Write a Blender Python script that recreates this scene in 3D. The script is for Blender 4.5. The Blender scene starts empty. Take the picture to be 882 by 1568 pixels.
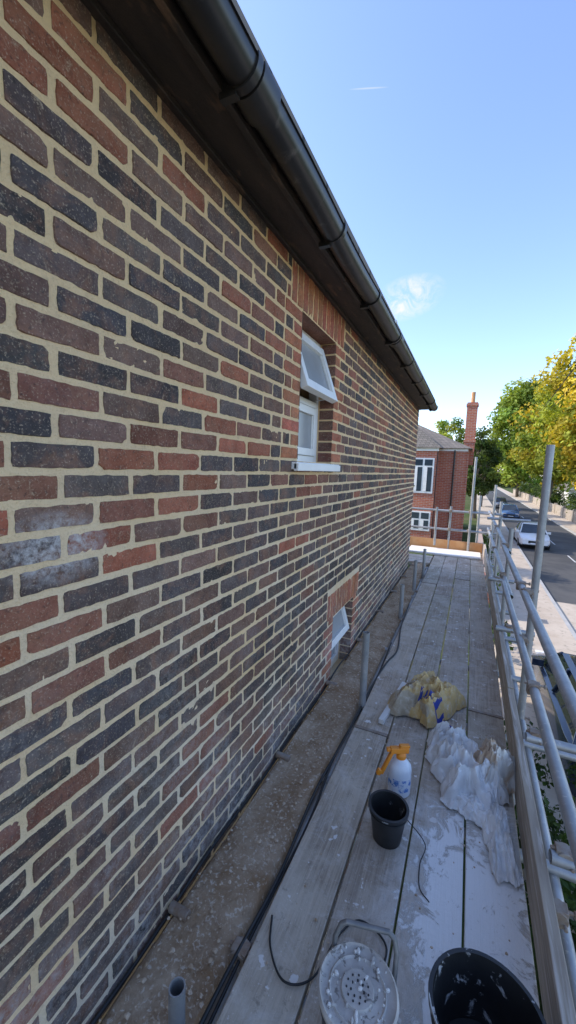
import bpy, bmesh, math, random
from mathutils import Vector, Matrix, noise
from mathutils.bvhtree import BVHTree
random.seed(7)
R=random.random
def U(a,b): return a+(b-a)*random.random()
scn=bpy.context.scene

# ---------------------------------------------------------------- helpers
class MB:
    def __init__(s): s.v=[];s.f=[];s.m=[];s.c=[]
    def add(s,vs,fs,mi=0,col=(1,1,1)):
        o=len(s.v); s.v+= [tuple(p) for p in vs]
        s.f+=[tuple(i+o for i in f) for f in fs]; s.m+=[mi]*len(fs); s.c+=[col]*len(vs)
    def box(s,x0,x1,y0,y1,z0,z1,mi=0,col=(1,1,1),M=None):
        vs=[Vector((x,y,z)) for x in (x0,x1) for y in (y0,y1) for z in (z0,z1)]
        if M: vs=[M@p for p in vs]
        s.add(vs,[(0,1,3,2),(4,6,7,5),(0,4,5,1),(2,3,7,6),(0,2,6,4),(1,5,7,3)],mi,col)
    def tube(s,p1,p2,r,mi=0,col=(1,1,1),seg=14,r2=None,hollow=True):
        p1=Vector(p1);p2=Vector(p2);d=(p2-p1).normalized()
        a=d.orthogonal().normalized();b=d.cross(a)
        r2=r if r2 is None else r2
        ri=r*0.84; ri2=r2*.84
        rings=[(p1,r),(p2,r2)]
        if hollow:
            L=min(.12,(p2-p1).length*.45)
            rings=[(p1+d*L,ri),(p1,ri),(p1,r),(p2,r2),(p2,ri2),(p2-d*L,ri2)]
        vs=[];fs=[]
        for c,rr in rings:
            for i in range(seg):
                t=2*math.pi*i/seg; vs.append(c+(a*math.cos(t)+b*math.sin(t))*rr)
        n=len(rings)
        for k in range(n-1):
            for i in range(seg):
                j=(i+1)%seg; fs.append((k*seg+i,k*seg+j,(k+1)*seg+j,(k+1)*seg+i))
        fs.append(tuple(range(seg))[::-1]); fs.append(tuple((n-1)*seg+i for i in range(seg)))
        s.add(vs,fs,mi,col)
    def lathe(s,prof,M,mi=0,col=(1,1,1),seg=40):
        vs=[];fs=[]
        for r,z in prof:
            for i in range(seg):
                t=2*math.pi*i/seg; vs.append(M@Vector((r*math.cos(t),r*math.sin(t),z)))
        for k in range(len(prof)-1):
            for i in range(seg):
                j=(i+1)%seg; fs.append((k*seg+i,k*seg+j,(k+1)*seg+j,(k+1)*seg+i))
        s.add(vs,fs,mi,col)
    def path(s,pts,r,mi=0,col=(1,1,1),seg=8):
        for a,b in zip(pts[:-1],pts[1:]): s.tube(a,b,r,mi,col,seg,hollow=False)
    def build(s,name,mats,smooth=False,parent=None,ang=35,bevel=0):
        me=bpy.data.meshes.new(name); me.from_pydata(s.v,[],s.f)
        for m in mats: me.materials.append(m)
        me.polygons.foreach_set("material_index",s.m)
        ca=me.color_attributes.new("Col",'FLOAT_COLOR','POINT')
        fl=[]
        for c in s.c: fl+= [c[0],c[1],c[2],1.0]
        ca.data.foreach_set("color",fl)
        if smooth:
            me.polygons.foreach_set("use_smooth",[True]*len(s.f))
            me.set_sharp_from_angle(angle=math.radians(ang))
        me.update()
        ob=bpy.data.objects.new(name,me); scn.collection.objects.link(ob)
        if bevel:
            b=ob.modifiers.new("b",'BEVEL'); b.width=bevel; b.segments=2; b.limit_method='ANGLE'
        if parent: ob.parent=parent
        return ob
def empty(name):
    e=bpy.data.objects.new(name,None); e.empty_display_size=.1; scn.collection.objects.link(e); return e

def newmat(name):
    m=bpy.data.materials.new(name); m.use_nodes=True
    nt=m.node_tree; b=nt.nodes["Principled BSDF"]; return m,nt,b
def N(nt,t,**k):
    n=nt.nodes.new(t)
    for a,v in k.items(): setattr(n,a,v)
    return n
def L(nt,a,b): nt.links.new(a,b)
def noise_n(nt,vec,scale,detail=6,rough=.6,dist=0):
    n=N(nt,'ShaderNodeTexNoise'); n.inputs['Scale'].default_value=scale
    n.inputs['Detail'].default_value=detail; n.inputs['Roughness'].default_value=rough; n.inputs['Distortion'].default_value=dist
    if vec is not None: L(nt,vec,n.inputs['Vector'])
    return n.outputs['Fac']
def ramp(nt,fac,a,b,ca=(0,0,0,1),cb=(1,1,1,1)):
    n=N(nt,'ShaderNodeValToRGB'); n.color_ramp.elements[0].position=a; n.color_ramp.elements[1].position=b
    n.color_ramp.elements[0].color=ca; n.color_ramp.elements[1].color=cb
    L(nt,fac,n.inputs[0]); return n.outputs[0]
def mix(nt,fac,a,b,mode='MIX'):
    n=N(nt,'ShaderNodeMix',data_type='RGBA',blend_type=mode)
    for i,v in ((0,fac),(6,a),(7,b)):
        if isinstance(v,(int,float)): n.inputs[i].default_value=v
        elif isinstance(v,tuple): n.inputs[i].default_value=(v[0],v[1],v[2],1)
        else: L(nt,v,n.inputs[i])
    return n.outputs[2]
def mth(nt,op,a,b=None,clamp=False):
    n=N(nt,'ShaderNodeMath',operation=op); n.use_clamp=clamp
    for i,v in ((0,a),(1,b)):
        if v is None: continue
        if isinstance(v,(int,float)): n.inputs[i].default_value=v
        else: L(nt,v,n.inputs[i])
    return n.outputs[0]
def bump(nt,bs,h,strength=.4,dist=.01):
    n=N(nt,'ShaderNodeBump'); n.inputs['Strength'].default_value=strength; n.inputs['Distance'].default_value=dist
    L(nt,h,n.inputs['Height']); L(nt,n.outputs[0],bs.inputs['Normal'])
def pos(nt,sc=(1,1,1)):
    g=N(nt,'ShaderNodeNewGeometry')
    if sc==(1,1,1): return g.outputs['Position']
    v=N(nt,'ShaderNodeVectorMath',operation='MULTIPLY'); L(nt,g.outputs['Position'],v.inputs[0]); v.inputs[1].default_value=sc
    return v.outputs[0]
def sep(nt,v):
    n=N(nt,'ShaderNodeSeparateXYZ'); L(nt,v,n.inputs[0]); return n.outputs
def nmat(name,c1,c2,scale=5,rough=.8,bs=.3,bd=.01,sc=(1,1,1),metal=0,a=.35,b=.65,spec=.5,c3=None,s3=30,a3=.6,b3=.7,detail=8):
    m,nt,p=newmat(name); v=pos(nt,sc)
    f=noise_n(nt,v,scale,detail,.65); col=mix(nt,ramp(nt,f,a,b),c1,c2)
    if c3: col=mix(nt,ramp(nt,noise_n(nt,v,s3,5,.6,.5),a3,b3),col,c3)
    L(nt,col,p.inputs['Base Color']); p.inputs['Roughness'].default_value=rough; p.inputs['Metallic'].default_value=metal
    p.inputs['Specular IOR Level'].default_value=spec
    if bs: bump(nt,p,noise_n(nt,v,scale*4,6,.7),bs,bd)
    return m

# ---------------------------------------------------------------- materials
def mk_brick():
    m,nt,p=newmat("brick_face"); v=pos(nt); at=N(nt,'ShaderNodeVertexColor',layer_name="Col").outputs[0]
    n1=noise_n(nt,v,16,8,.72); n2=noise_n(nt,v,80,5,.7); n3=noise_n(nt,v,3.3,6,.6,.4); n4=noise_n(nt,v,190,3,.6)
    c=mix(nt,ramp(nt,n1,.38,.64),at,mix(nt,1.0,at,(.62,.55,.52),'MULTIPLY'))
    c=mix(nt,mth(nt,'MULTIPLY',ramp(nt,noise_n(nt,v,9,6,.7,.6),.48,.66),.6),c,(.30,.145,.085))
    c=mix(nt,mth(nt,'MULTIPLY',ramp(nt,n2,.55,.68),.7),c,(.040,.032,.030))
    c=mix(nt,mth(nt,'MULTIPLY',ramp(nt,n4,.57,.71),.65),c,(.56,.43,.30))
    c=mix(nt,mth(nt,'MULTIPLY',ramp(nt,noise_n(nt,v,32,7,.78,.4),.59,.70),.65),c,(.60,.46,.30))
    s=sep(nt,v); z=s[2]
    low=mth(nt,'SUBTRACT',1.0,mth(nt,'DIVIDE',z,1.5),True)
    vlow=mth(nt,'SUBTRACT',1.0,mth(nt,'DIVIDE',z,.55),True)
    w=mth(nt,'MULTIPLY',ramp(nt,n3,.46,.70),mth(nt,'ADD',mth(nt,'MULTIPLY',low,.45),.10))
    w=mth(nt,'ADD',w,mth(nt,'MULTIPLY',vlow,mth(nt,'MULTIPLY',ramp(nt,n3,.36,.6),.45)),True)
    # one salt stain on the wall
    dy=mth(nt,'DIVIDE',mth(nt,'SUBTRACT',s[1],.63),.16); dz=mth(nt,'DIVIDE',mth(nt,'SUBTRACT',z,1.43),.10)
    sal=mth(nt,'SUBTRACT',1.0,mth(nt,'ADD',mth(nt,'MULTIPLY',dy,dy),mth(nt,'MULTIPLY',dz,dz)),True)
    w=mth(nt,'ADD',w,mth(nt,'MULTIPLY',sal,1.2),True)
    w=mth(nt,'MULTIPLY',w,ramp(nt,noise_n(nt,v,40,7,.75),.38,.62))
    c=mix(nt,w,c,(.58,.53,.50))
    L(nt,c,p.inputs['Base Color']); p.inputs['Roughness'].default_value=.8; p.inputs['Specular IOR Level'].default_value=.25
    h=mth(nt,'ADD',mth(nt,'MULTIPLY',n1,.5),mth(nt,'ADD',n2,mth(nt,'MULTIPLY',n4,.4)))
    bump(nt,p,h,.8,.010); return m
def mk_mortar():
    m,nt,p=newmat("mortar"); v=pos(nt)
    n1=noise_n(nt,v,6,8,.7); n2=noise_n(nt,v,150,4,.7); n3=noise_n(nt,v,2.2,5,.6)
    c=mix(nt,ramp(nt,n1,.3,.7),(.93,.66,.34),(.82,.57,.31))
    z=sep(nt,v)[2]
    low=mth(nt,'MULTIPLY',mth(nt,'SUBTRACT',1.15,mth(nt,'DIVIDE',z,2.0),True),ramp(nt,n3,.3,.6))
    c=mix(nt,low,c,(.92,.76,.56))
    c=mix(nt,mth(nt,'MULTIPLY',ramp(nt,n2,.54,.74),.5),c,(.48,.33,.19))
    c=mix(nt,mth(nt,'MULTIPLY',ramp(nt,noise_n(nt,v,25,6,.7),.56,.70),.45),c,(.55,.39,.24))
    L(nt,c,p.inputs['Base Color']); p.inputs['Roughness'].default_value=.95; p.inputs['Specular IOR Level'].default_value=.15
    bump(nt,p,mth(nt,'ADD',n2,noise_n(nt,v,45,5,.7)),.9,.010); return m
BR=mk_brick(); MO=mk_mortar()
def mk_boards():
    m,nt,p=newmat("scaffold_board_wood"); v=pos(nt); at=N(nt,'ShaderNodeVertexColor',layer_name="Col").outputs[0]
    g=noise_n(nt,pos(nt,(60,2.0,20)),1.5,7,.65,.6); g2=noise_n(nt,pos(nt,(170,4,40)),1.0,4,.6,.3)
    n1=noise_n(nt,v,3,8,.65); n2=noise_n(nt,v,22,8,.75); n3=noise_n(nt,v,120,3,.6)
    c=mix(nt,ramp(nt,g,.36,.62),(.54,.445,.345),(.34,.275,.215))
    c=mix(nt,mth(nt,'MULTIPLY',ramp(nt,g2,.52,.66),.5),c,(.23,.185,.145))
    c=mix(nt,mth(nt,'MULTIPLY',ramp(nt,n1,.42,.62),.8),c,(.57,.495,.405))
    c=mix(nt,1.0,c,at,'MULTIPLY')
    c=mix(nt,mth(nt,'MULTIPLY',ramp(nt,n2,.56,.66),.6),c,(.20,.165,.13))
    s=sep(nt,v)
    dx=mth(nt,'DIVIDE',mth(nt,'SUBTRACT',s[0],.14),.30); dy=mth(nt,'DIVIDE',mth(nt,'SUBTRACT',s[1],1.45),.75)
    d=mth(nt,'ADD',mth(nt,'MULTIPLY',dx,dx),mth(nt,'MULTIPLY',dy,dy))
    k=mth(nt,'SUBTRACT',1.0,mth(nt,'MULTIPLY',d,.7),True)
    sp=mth(nt,'ADD',mth(nt,'MULTIPLY',k,.36),mth(nt,'MULTIPLY',noise_n(nt,v,7,11,.78,1.0),1.0))
    film=mth(nt,'MULTIPLY',ramp(nt,sp,.50,.72),.6); crust=ramp(nt,sp,.71,.76)
    c=mix(nt,film,c,(.76,.72,.67)); c=mix(nt,crust,c,(.88,.86,.83))
    c=mix(nt,mth(nt,'MULTIPLY',ramp(nt,n3,.65,.71),.7),c,(.80,.76,.71))
    c=mix(nt,ramp(nt,noise_n(nt,v,17,3,.5),.66,.68),c,(.76,.72,.67))
    L(nt,c,p.inputs['Base Color']); p.inputs['Roughness'].default_value=.9; p.inputs['Specular IOR Level'].default_value=.2
    bump(nt,p,mth(nt,'ADD',mth(nt,'ADD',g,crust),mth(nt,'MULTIPLY',n2,.6)),.6,.005); return m
BOARD=mk_boards()
GALV=nmat("galvanised_steel",(.44,.44,.44),(.32,.325,.33),9,.5,.15,.002,metal=.5,c3=(.56,.53,.48),s3=40,a3=.60,b3=.68)
RUST=nmat("rusty_coupler",(.26,.17,.11),(.36,.32,.28),20,.65,.4,.003,metal=.3)
DIRT=nmat("dirty_ledge",(.32,.20,.11),(.52,.385,.265),6,.95,1,.018,c3=(.68,.57,.45),s3=60,a3=.55,b3=.66,spec=.1)
RUB=nmat("rubble",(.42,.29,.18),(.64,.51,.38),12,.95,.6,.004,spec=.1)
BLKPL=nmat("black_gutter_plastic",(.014,.014,.014),(.034,.031,.029),4,.34,.08,.002,c3=(.10,.09,.08),s3=14,a3=.60,b3=.75)
SOFF=nmat("dark_soffit_paint",(.022,.017,.014),(.05,.035,.025),5,.6,.6,.006,sc=(2,.6,2),c3=(.15,.085,.045),s3=9,a3=.56,b3=.72)
WHITE=nmat("white_window_paint",(.86,.84,.80),(.78,.76,.72),6,.35,.05,.001)
WOODT=nmat("toe_board_wood",(.48,.40,.31),(.32,.26,.20),2.0,.9,.4,.004,sc=(12,1.0,12),c3=(.66,.60,.53),s3=3,a3=.52,b3=.7)
ORW=nmat("new_timber",(.55,.26,.10),(.62,.36,.17),4,.7,.2,.003)
BUCK=nmat("black_bucket_rubber",(.012,.012,.013),(.025,.025,.026),6,.38,.15,.002,c3=(.48,.47,.46),s3=20,a3=.60,b3=.65)
PUCK=nmat("small_bucket_black",(.012,.012,.013),(.03,.03,.03),8,.4,.1,.002,c3=(.35,.35,.34),s3=30,a3=.68,b3=.72)
LID=nmat("splattered_lid",(.55,.51,.46),(.38,.35,.32),14,.7,.3,.003,c3=(.20,.18,.16),s3=34,a3=.58,b3=.64)
CABLE=nmat("black_cable",(.015,.015,.015),(.03,.03,.03),9,.5,0)
DSTEEL=nmat("dusty_steel_frame",(.17,.17,.17),(.27,.26,.25),14,.5,.2,.002,metal=.4)
ASPH=nmat("asphalt",(.045,.045,.047),(.07,.068,.065),1.2,.9,.5,.01,c3=(.095,.09,.085),s3=.35,a3=.5,b3=.7)
PAVE=nmat("pavement_concrete",(.42,.34,.26),(.52,.44,.35),1.5,.9,.4,.01,c3=(.27,.23,.18),s3=5,a3=.58,b3=.7)
KERB=nmat("kerb_stone",(.34,.33,.31),(.42,.41,.39),4,.9,.3,.01)
GRASS=nmat("grass",(.045,.075,.02),(.09,.11,.04),.8,.95,.8,.05,c3=(.13,.11,.06),s3=.3,a3=.5,b3=.7,spec=.1)
def glass(name,c=(.03,.04,.05),ro=.04):
    m,nt,p=newmat(name); v=pos(nt)
    L(nt,mix(nt,noise_n(nt,v,2,3,.5),c,tuple(min(1,i*2.2) for i in c)),p.inputs['Base Color'])
    p.inputs['Roughness'].default_value=ro; p.inputs['Specular IOR Level'].default_value=.8; return m
GLASS=glass("window_glass"); FROST_SKY=glass("obscured_sky_glass",(.20,.205,.205),.25)  # obscured panes: pale base colour has the reflected sky painted in
def brickwall(name,c1,c2,mor,sc=1.0):
    m,nt,p=newmat(name); s=sep(nt,pos(nt)); cb=N(nt,'ShaderNodeCombineXYZ')
    L(nt,mth(nt,'ADD',s[0],s[1]),cb.inputs[0]); L(nt,s[2],cb.inputs[1])
    b=N(nt,'ShaderNodeTexBrick'); L(nt,cb.outputs[0],b.inputs['Vector']); b.inputs['Scale'].default_value=1
    b.inputs['Brick Width'].default_value=.225*sc; b.inputs['Row Height'].default_value=.075*sc; b.inputs['Mortar Size'].default_value=.009*sc
    b.inputs['Color1'].default_value=(*c1,1); b.inputs['Color2'].default_value=(*c2,1); b.inputs['Mortar'].default_value=(*mor,1)
    c=mix(nt,mth(nt,'MULTIPLY',noise_n(nt,pos(nt),1.3,7,.7),.5),b.outputs[0],(.12,.05,.04))
    L(nt,c,p.inputs['Base Color']); p.inputs['Roughness'].default_value=.9; bump(nt,p,b.outputs['Fac'],.3,-.01); return m
REDB=brickwall("red_brick",(.46,.10,.05),(.55,.17,.08),(.48,.37,.30),1.5)
DARKB=brickwall("house_side_brick",(.10,.07,.06),(.18,.08,.06),(.5,.42,.3))
def tiles(name,c1,c2):
    m,nt,p=newmat(name); s=sep(nt,pos(nt)); cb=N(nt,'ShaderNodeCombineXYZ')
    L(nt,mth(nt,'ADD',s[0],s[1]),cb.inputs[0]); L(nt,mth(nt,'MULTIPLY',s[2],1.5),cb.inputs[1])
    b=N(nt,'ShaderNodeTexBrick'); L(nt,cb.outputs[0],b.inputs['Vector']); b.inputs['Scale'].default_value=1
    b.inputs['Brick Width'].default_value=.27; b.inputs['Row Height'].default_value=.2; b.inputs['Mortar Size'].default_value=.012
    b.inputs['Color1'].default_value=(*c1,1); b.inputs['Color2'].default_value=(*c2,1); b.inputs['Mortar'].default_value=(.02,.02,.02,1)
    L(nt,mix(nt,mth(nt,'MULTIPLY',noise_n(nt,pos(nt),2,6,.7),.6),b.outputs[0],(.12,.11,.09)),p.inputs['Base Color'])
    p.inputs['Roughness'].default_value=.85; bump(nt,p,b.outputs['Fac'],.5,-.02); return m
SLATE=tiles("roof_tiles",(.17,.15,.13),(.25,.21,.18))
RENDER=nmat("white_render",(.80,.77,.72),(.70,.67,.62),1,.9,.2,.01)
def leafmat(name):
    m,nt,p=newmat(name); at=N(nt,'ShaderNodeVertexColor',layer_name="Col").outputs[0]
    c=mix(nt,mth(nt,'MULTIPLY',noise_n(nt,pos(nt),1.1,4,.6),.45),at,mix(nt,1.0,at,(.55,.6,.5),'MULTIPLY'))
    L(nt,c,p.inputs['Base Color']); p.inputs['Roughness'].default_value=.6; p.inputs['Specular IOR Level'].default_value=.25
    tr=N(nt,'ShaderNodeBsdfTranslucent'); L(nt,mix(nt,1.0,c,(1.4,1.3,.6),'MULTIPLY'),tr.inputs[0])
    mx=N(nt,'ShaderNodeMixShader'); mx.inputs[0].default_value=.4
    L(nt,p.outputs[0],mx.inputs[1]); L(nt,tr.outputs[0],mx.inputs[2]); L(nt,mx.outputs[0],nt.nodes['Material Output'].inputs[0]); return m
LEAF=leafmat("leaves")
BARK=nmat("bark",(.09,.07,.05),(.16,.13,.10),5,.95,.8,.03,sc=(3,3,.7))

# ================================================================= HOUSE WITH BRICK WALL
WX=-0.924; Y0=-2.5; Y1=7.3; ZT=2.745; C=.075; J=.0122
house=empty("brick_house")
OPS=[dict(y0=2.10,y1=2.70,z0=1.69,z1=2.52,top=True),dict(y0=2.93,y1=3.52,z0=-.18,z1=.46,top=True)]
def pal(y,z):
    r=R(); b=noise.noise(Vector((y*1.3,z*1.7,3)))*.35
    if z>1.7: b+=.10
    if z<1.1: b-=.10
    r-=b
    if r<.07: c=(.40,.135,.075)
    elif r<.24: c=(.28,.120,.080)
    elif r<.50: c=(.205,.122,.092)
    elif r<.76: c=(.135,.103,.092)
    else: c=(.080,.068,.067)
    k=U(.75,1.28); return (c[0]*k*U(.93,1.07),c[1]*k,c[2]*k*U(.93,1.07))
def redc():
    k=U(.75,1.12); return (.62*k,.20*k*U(.85,1.2),.105*k)
def brick(mb,y0,y1,z0,z1,col,det=True):
    if y1-y0<.02: return
    x=WX+U(-.0016,.0020); ty=U(-.008,.008); tz=U(-.02,.02)
    nx,nz=(11,4) if det else (2,1)
    if not det and (z1<-.15 or y0>5.5): nx,nz=1,1
    w=y1-y0;h=z1-z0;bv=.0036
    S=[0,bv]+[w*i/nx for i in range(1,nx)]+[w-bv,w]; T=[0,bv]+[h*i/nz for i in range(1,nz)]+[h-bv,h]
    vs=[];fs=[];sd=R()*50; nS=len(S);nT=len(T)
    cy=[U(0,.002)+(U(.003,.008) if R()<.12 else 0) for _ in range(4)]
    sk=U(-.0025,.0025)
    for i,s in enumerate(S):
        for j,t in enumerate(T):
            e=i in(0,nS-1) or j in(0,nT-1); r1=i in(1,nS-2) or j in(1,nT-2)
            yy=y0+s;zz=z0+t+sk*(s/w-.5); a=.0030 if (e or r1) else .001
            jy=noise.noise(Vector((zz*60,sd,yy*9)))*a; jz=noise.noise(Vector((yy*55,sd,zz*9+7)))*a
            if i<=1 and j<=1: jy+=cy[0];jz+=cy[0]*.7
            if i<=1 and j>=nT-2: jy+=cy[1];jz-=cy[1]*.7
            if i>=nS-2 and j<=1: jy-=cy[2];jz+=cy[2]*.7
            if i>=nS-2 and j>=nT-2: jy-=cy[3];jz-=cy[3]*.7
            xx=x+(s-w/2)*ty+(t-h/2)*tz+noise.noise(Vector((yy*30,zz*30,sd)))*.0016-(.011 if e else (.0010 if r1 else 0))
            vs.append((xx,yy+jy,zz+jz))
    n=nT
    for i in range(nS-1):
        for j in range(n-1): fs.append((i*n+j,(i+1)*n+j,(i+1)*n+j+1,i*n+j+1))
    mb.add(vs,fs,0,col)
bk=MB()
row=0; z=ZT-C*77
while z<ZT-.01:
    zc=z+C/2; zz0=z+J/2; zz1=z+C-J/2
    off=(0 if row%2 else .1125)+U(-.016,.016)
    cuts=[]; extra=[]
    for o in OPS:
        if o['z0']-.03<zc<o['z1']:
            La=.215 if row%2 else .105
            cuts.append((o['y0']-La-J,o['y1']+La+J)); extra+= [(o['y0']-La,o['y0']-.001),(o['y1']+.001,o['y1']+La)]
        elif o['z1']<=zc<o['z1']+.225: cuts.append((o['y0']-.16,o['y1']+.18))
    y=Y0-.225+off
    while y<Y1:
        a=max(y+J/2+U(-.002,.002),Y0);b=min(y+.225-J/2+U(-.004,.004),Y1); segs=[(a,b)] if b>a else []
        for c0,c1 in cuts:
            ns=[]
            for s0,s1 in segs:
                if s1<=c0 or s0>=c1: ns.append((s0,s1))
                else:
                    if s0<c0: ns.append((s0,c0))
                    if s1>c1: ns.append((c1,s1))
            segs=ns
        for s0,s1 in segs: brick(bk,s0,s1,zz0+U(-.0018,.0018),zz1+U(-.0018,.0018),pal(s0,zc),(-.3<y<4 and zc>-.2))
        y+=.225
    for s0,s1 in extra: brick(bk,s0,s1,zz0,zz1,redc(),True)
    z+=C;row+=1
for o in OPS:
    n=12; ya=o['y0']-.15; yb=o['y1']+.17; w=(yb-ya)/n
    for i in range(n): brick(bk,ya+i*w+.004,ya+(i+1)*w-.004,o['z1']+.006,o['z1']+.215,redc(),True)
bk.build("bricks",[BR],True,house,50)
mo=MB(); mx=WX-.0036
def mrect(y0,y1,z0,z1):
    if y1<=y0 or z1<=z0: return
    fine=(y0>-.01 and y1<4.6 and z0>-.2)
    st=.011 if fine else 9
    ny=max(1,int((y1-y0)/st)); nz=max(1,int((z1-z0)/st)); vs=[];fs=[]
    for i in range(ny+1):
        for j in range(nz+1):
            yy=y0+(y1-y0)*i/ny; zz=z0+(z1-z0)*j/nz; e=i in(0,ny) or j in(0,nz)
            d=0 if (e or not fine) else noise.noise(Vector((yy*55,zz*55,1)))*.0026+noise.noise(Vector((yy*9,zz*9,4)))*.0018
            vs.append((mx+d,yy,zz))
    for i in range(ny):
        for j in range(nz): a=i*(nz+1)+j; fs.append((a,a+nz+1,a+nz+2,a+1))
    mo.add(vs,fs)
ys=[Y0,0,2.10,2.70,2.93,3.52,4.5,Y1]; zs=[-3.05,-.18,.46,1.69,2.52,ZT]
for i in range(len(ys)-1):
    for j in range(5):
        yc=(ys[i]+ys[i+1])/2; zc=(zs[j]+zs[j+1])/2
        if any(o['y0']<yc<o['y1'] and o['z0']<zc<o['z1'] for o in OPS): continue
        mrect(ys[i],ys[i+1],zs[j],zs[j+1])
mo.build("mortar_bed",[MO],True,house,80)
rv=MB()
for o in OPS:
    D=.26
    for yy,sg in ((o['y0'],1),(o['y1'],-1)):
        rv.add([(mx,yy,o['z0']-.05),(mx-D,yy,o['z0']-.05),(mx-D,yy,o['z1']),(mx,yy,o['z1'])],[(0,1,2,3)],1)
        zz=ZT-C*40
        while zz<o['z1']-.01:
            if zz+C>o['z0']:
                rv.box(WX-.104,WX-.001,min(yy,yy+sg*.0025),max(yy,yy+sg*.0025),zz+J/2,min(zz+C-J/2,o['z1']-.002),0,(.22*U(.7,1.2),.10,.075))
            zz+=C
    rv.add([(mx,o['y0'],o['z1']),(mx,o['y1'],o['z1']),(mx-D,o['y1'],o['z1']),(mx-D,o['y0'],o['z1'])],[(0,1,2,3)],0,(.28,.11,.07))
    rv.add([(mx,o['y0'],o['z0']-.004),(mx,o['y1'],o['z0']-.004),(mx-D,o['y1'],o['z0']-.004),(mx-D,o['y0'],o['z0']-.004)],[(0,1,2,3)],1)
rv.build("window_reveals",[BR,MO],False,house)
body=MB()
body.box(-9.0,WX-.30,Y0,Y1-.002,-3.05,2.74,0)
body.box(WX-.30,WX-.0045,Y1-.11,Y1-.0,-3.05,ZT-.003,0)
body.box(WX-.30,WX-.0045,Y0,Y0+.11,-3.05,ZT-.003,0)
body.add([(WX-.3,Y1,2.74),(-9,Y1,2.74),(-4.9,Y1,5.4)],[(0,1,2)]); body.add([(WX-.3,Y0,2.74),(-9,Y0,2.74),(-4.9,Y0,5.4)],[(0,2,1)])
body.build("side_walls",[DARKB],False,house)
rm=MB()
for t in (0,.06):
    rm.add([(-.70,Y0-.1,2.85+t),(-.70,Y1+.12,2.85+t),(-4.9,Y1+.12,5.55+t),(-4.9,Y0-.1,5.55+t)],[(0,1,2,3)])
    rm.add([(-9.2,Y0-.1,2.80+t),(-9.2,Y1+.12,2.80+t),(-4.9,Y1+.12,5.55+t),(-4.9,Y0-.1,5.55+t)],[(0,3,2,1)])
rm.box(-.70,-.68,Y0-.1,Y1+.12,2.85,2.905)
rm.build("roof",[SLATE],False,house)
sf=MB()
sf.box(WX-.02,-.760,Y0,Y1+.1,ZT+.001,ZT+.02)
yy=Y0
while yy<Y1:
    sf.box(-.758,-.735,yy,min(yy+2.38,Y1+.1),ZT-.030,ZT+.12,0); yy+=2.385
sf.box(WX-.012,WX+.022,Y0,Y1,ZT-.018,ZT,0)
sf.build("soffit_and_fascia",[SOFF],False,house,bevel=.003)
gt=MB(); gx=-.677; gz=2.765; go=.055; gi=.051; vs=[];fs=[]
prof=[(go+.004,.0)]+[(go*math.cos(a),-go*math.sin(a)) for a in [math.pi*i/18 for i in range(19)]]+[(-gi,0)]+[(gi*math.cos(a),-gi*math.sin(a)) for a in [math.pi*(18-i)/18 for i in range(19)]]+[(gi,.004),(go+.004,.004)]
ny=60
for k in range(ny+1):
    yk=Y0+(Y1+.02-Y0)*k/ny; sag=.004*math.sin(yk*2.3)+.003*math.sin(yk*5.1)
    for a,b in prof: vs.append((gx+a+.4*sag,yk,gz+b+sag))
n=len(prof)
for k in range(ny):
    for i in range(n-1): fs.append((k*n+i,(k+1)*n+i,(k+1)*n+i+1,k*n+i+1))
gt.add(vs,fs); gt.add(vs[-n:],[tuple(range(n))])
def band(y,w,r,wrap=.006):
    vs=[];fs=[]
    A=[math.pi*(i/16) for i in range(-1,17)]
    for yk in (y-w/2,y+w/2):
        for rr in (r,r-.008):
            for a in A: vs.append((gx+rr*math.cos(a),yk,gz-rr*math.sin(a)))
    m=len(A)
    for i in range(m-1):
        fs+= [(i,i+1,2*m+i+1,2*m+i),(i,m+i,m+i+1,i+1),(2*m+i,2*m+i+1,3*m+i+1,3*m+i)]
    fs+=[(0,2*m,3*m,m)]
    gt.add(vs,fs)
for y in [-1.9,-1.1,-.3,.38,1.05,1.86,2.62,3.42,4.2,5.0,5.8,6.6,7.2]:
    band(y,.026,.062); gt.box(-.745,-.69,y-.012,y+.012,gz-.07,gz+.005)
for y in [1.12,3.5]: band(y,.10,.064)
gt.build("gutter",[BLKPL],True,house,40)
wd=MB(); wd.tube((-.74,3.2,2.77),(-.63,3.26,2.815),.014,0); wd.build("overflow_pipe",[WHITE],True,house)

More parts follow.
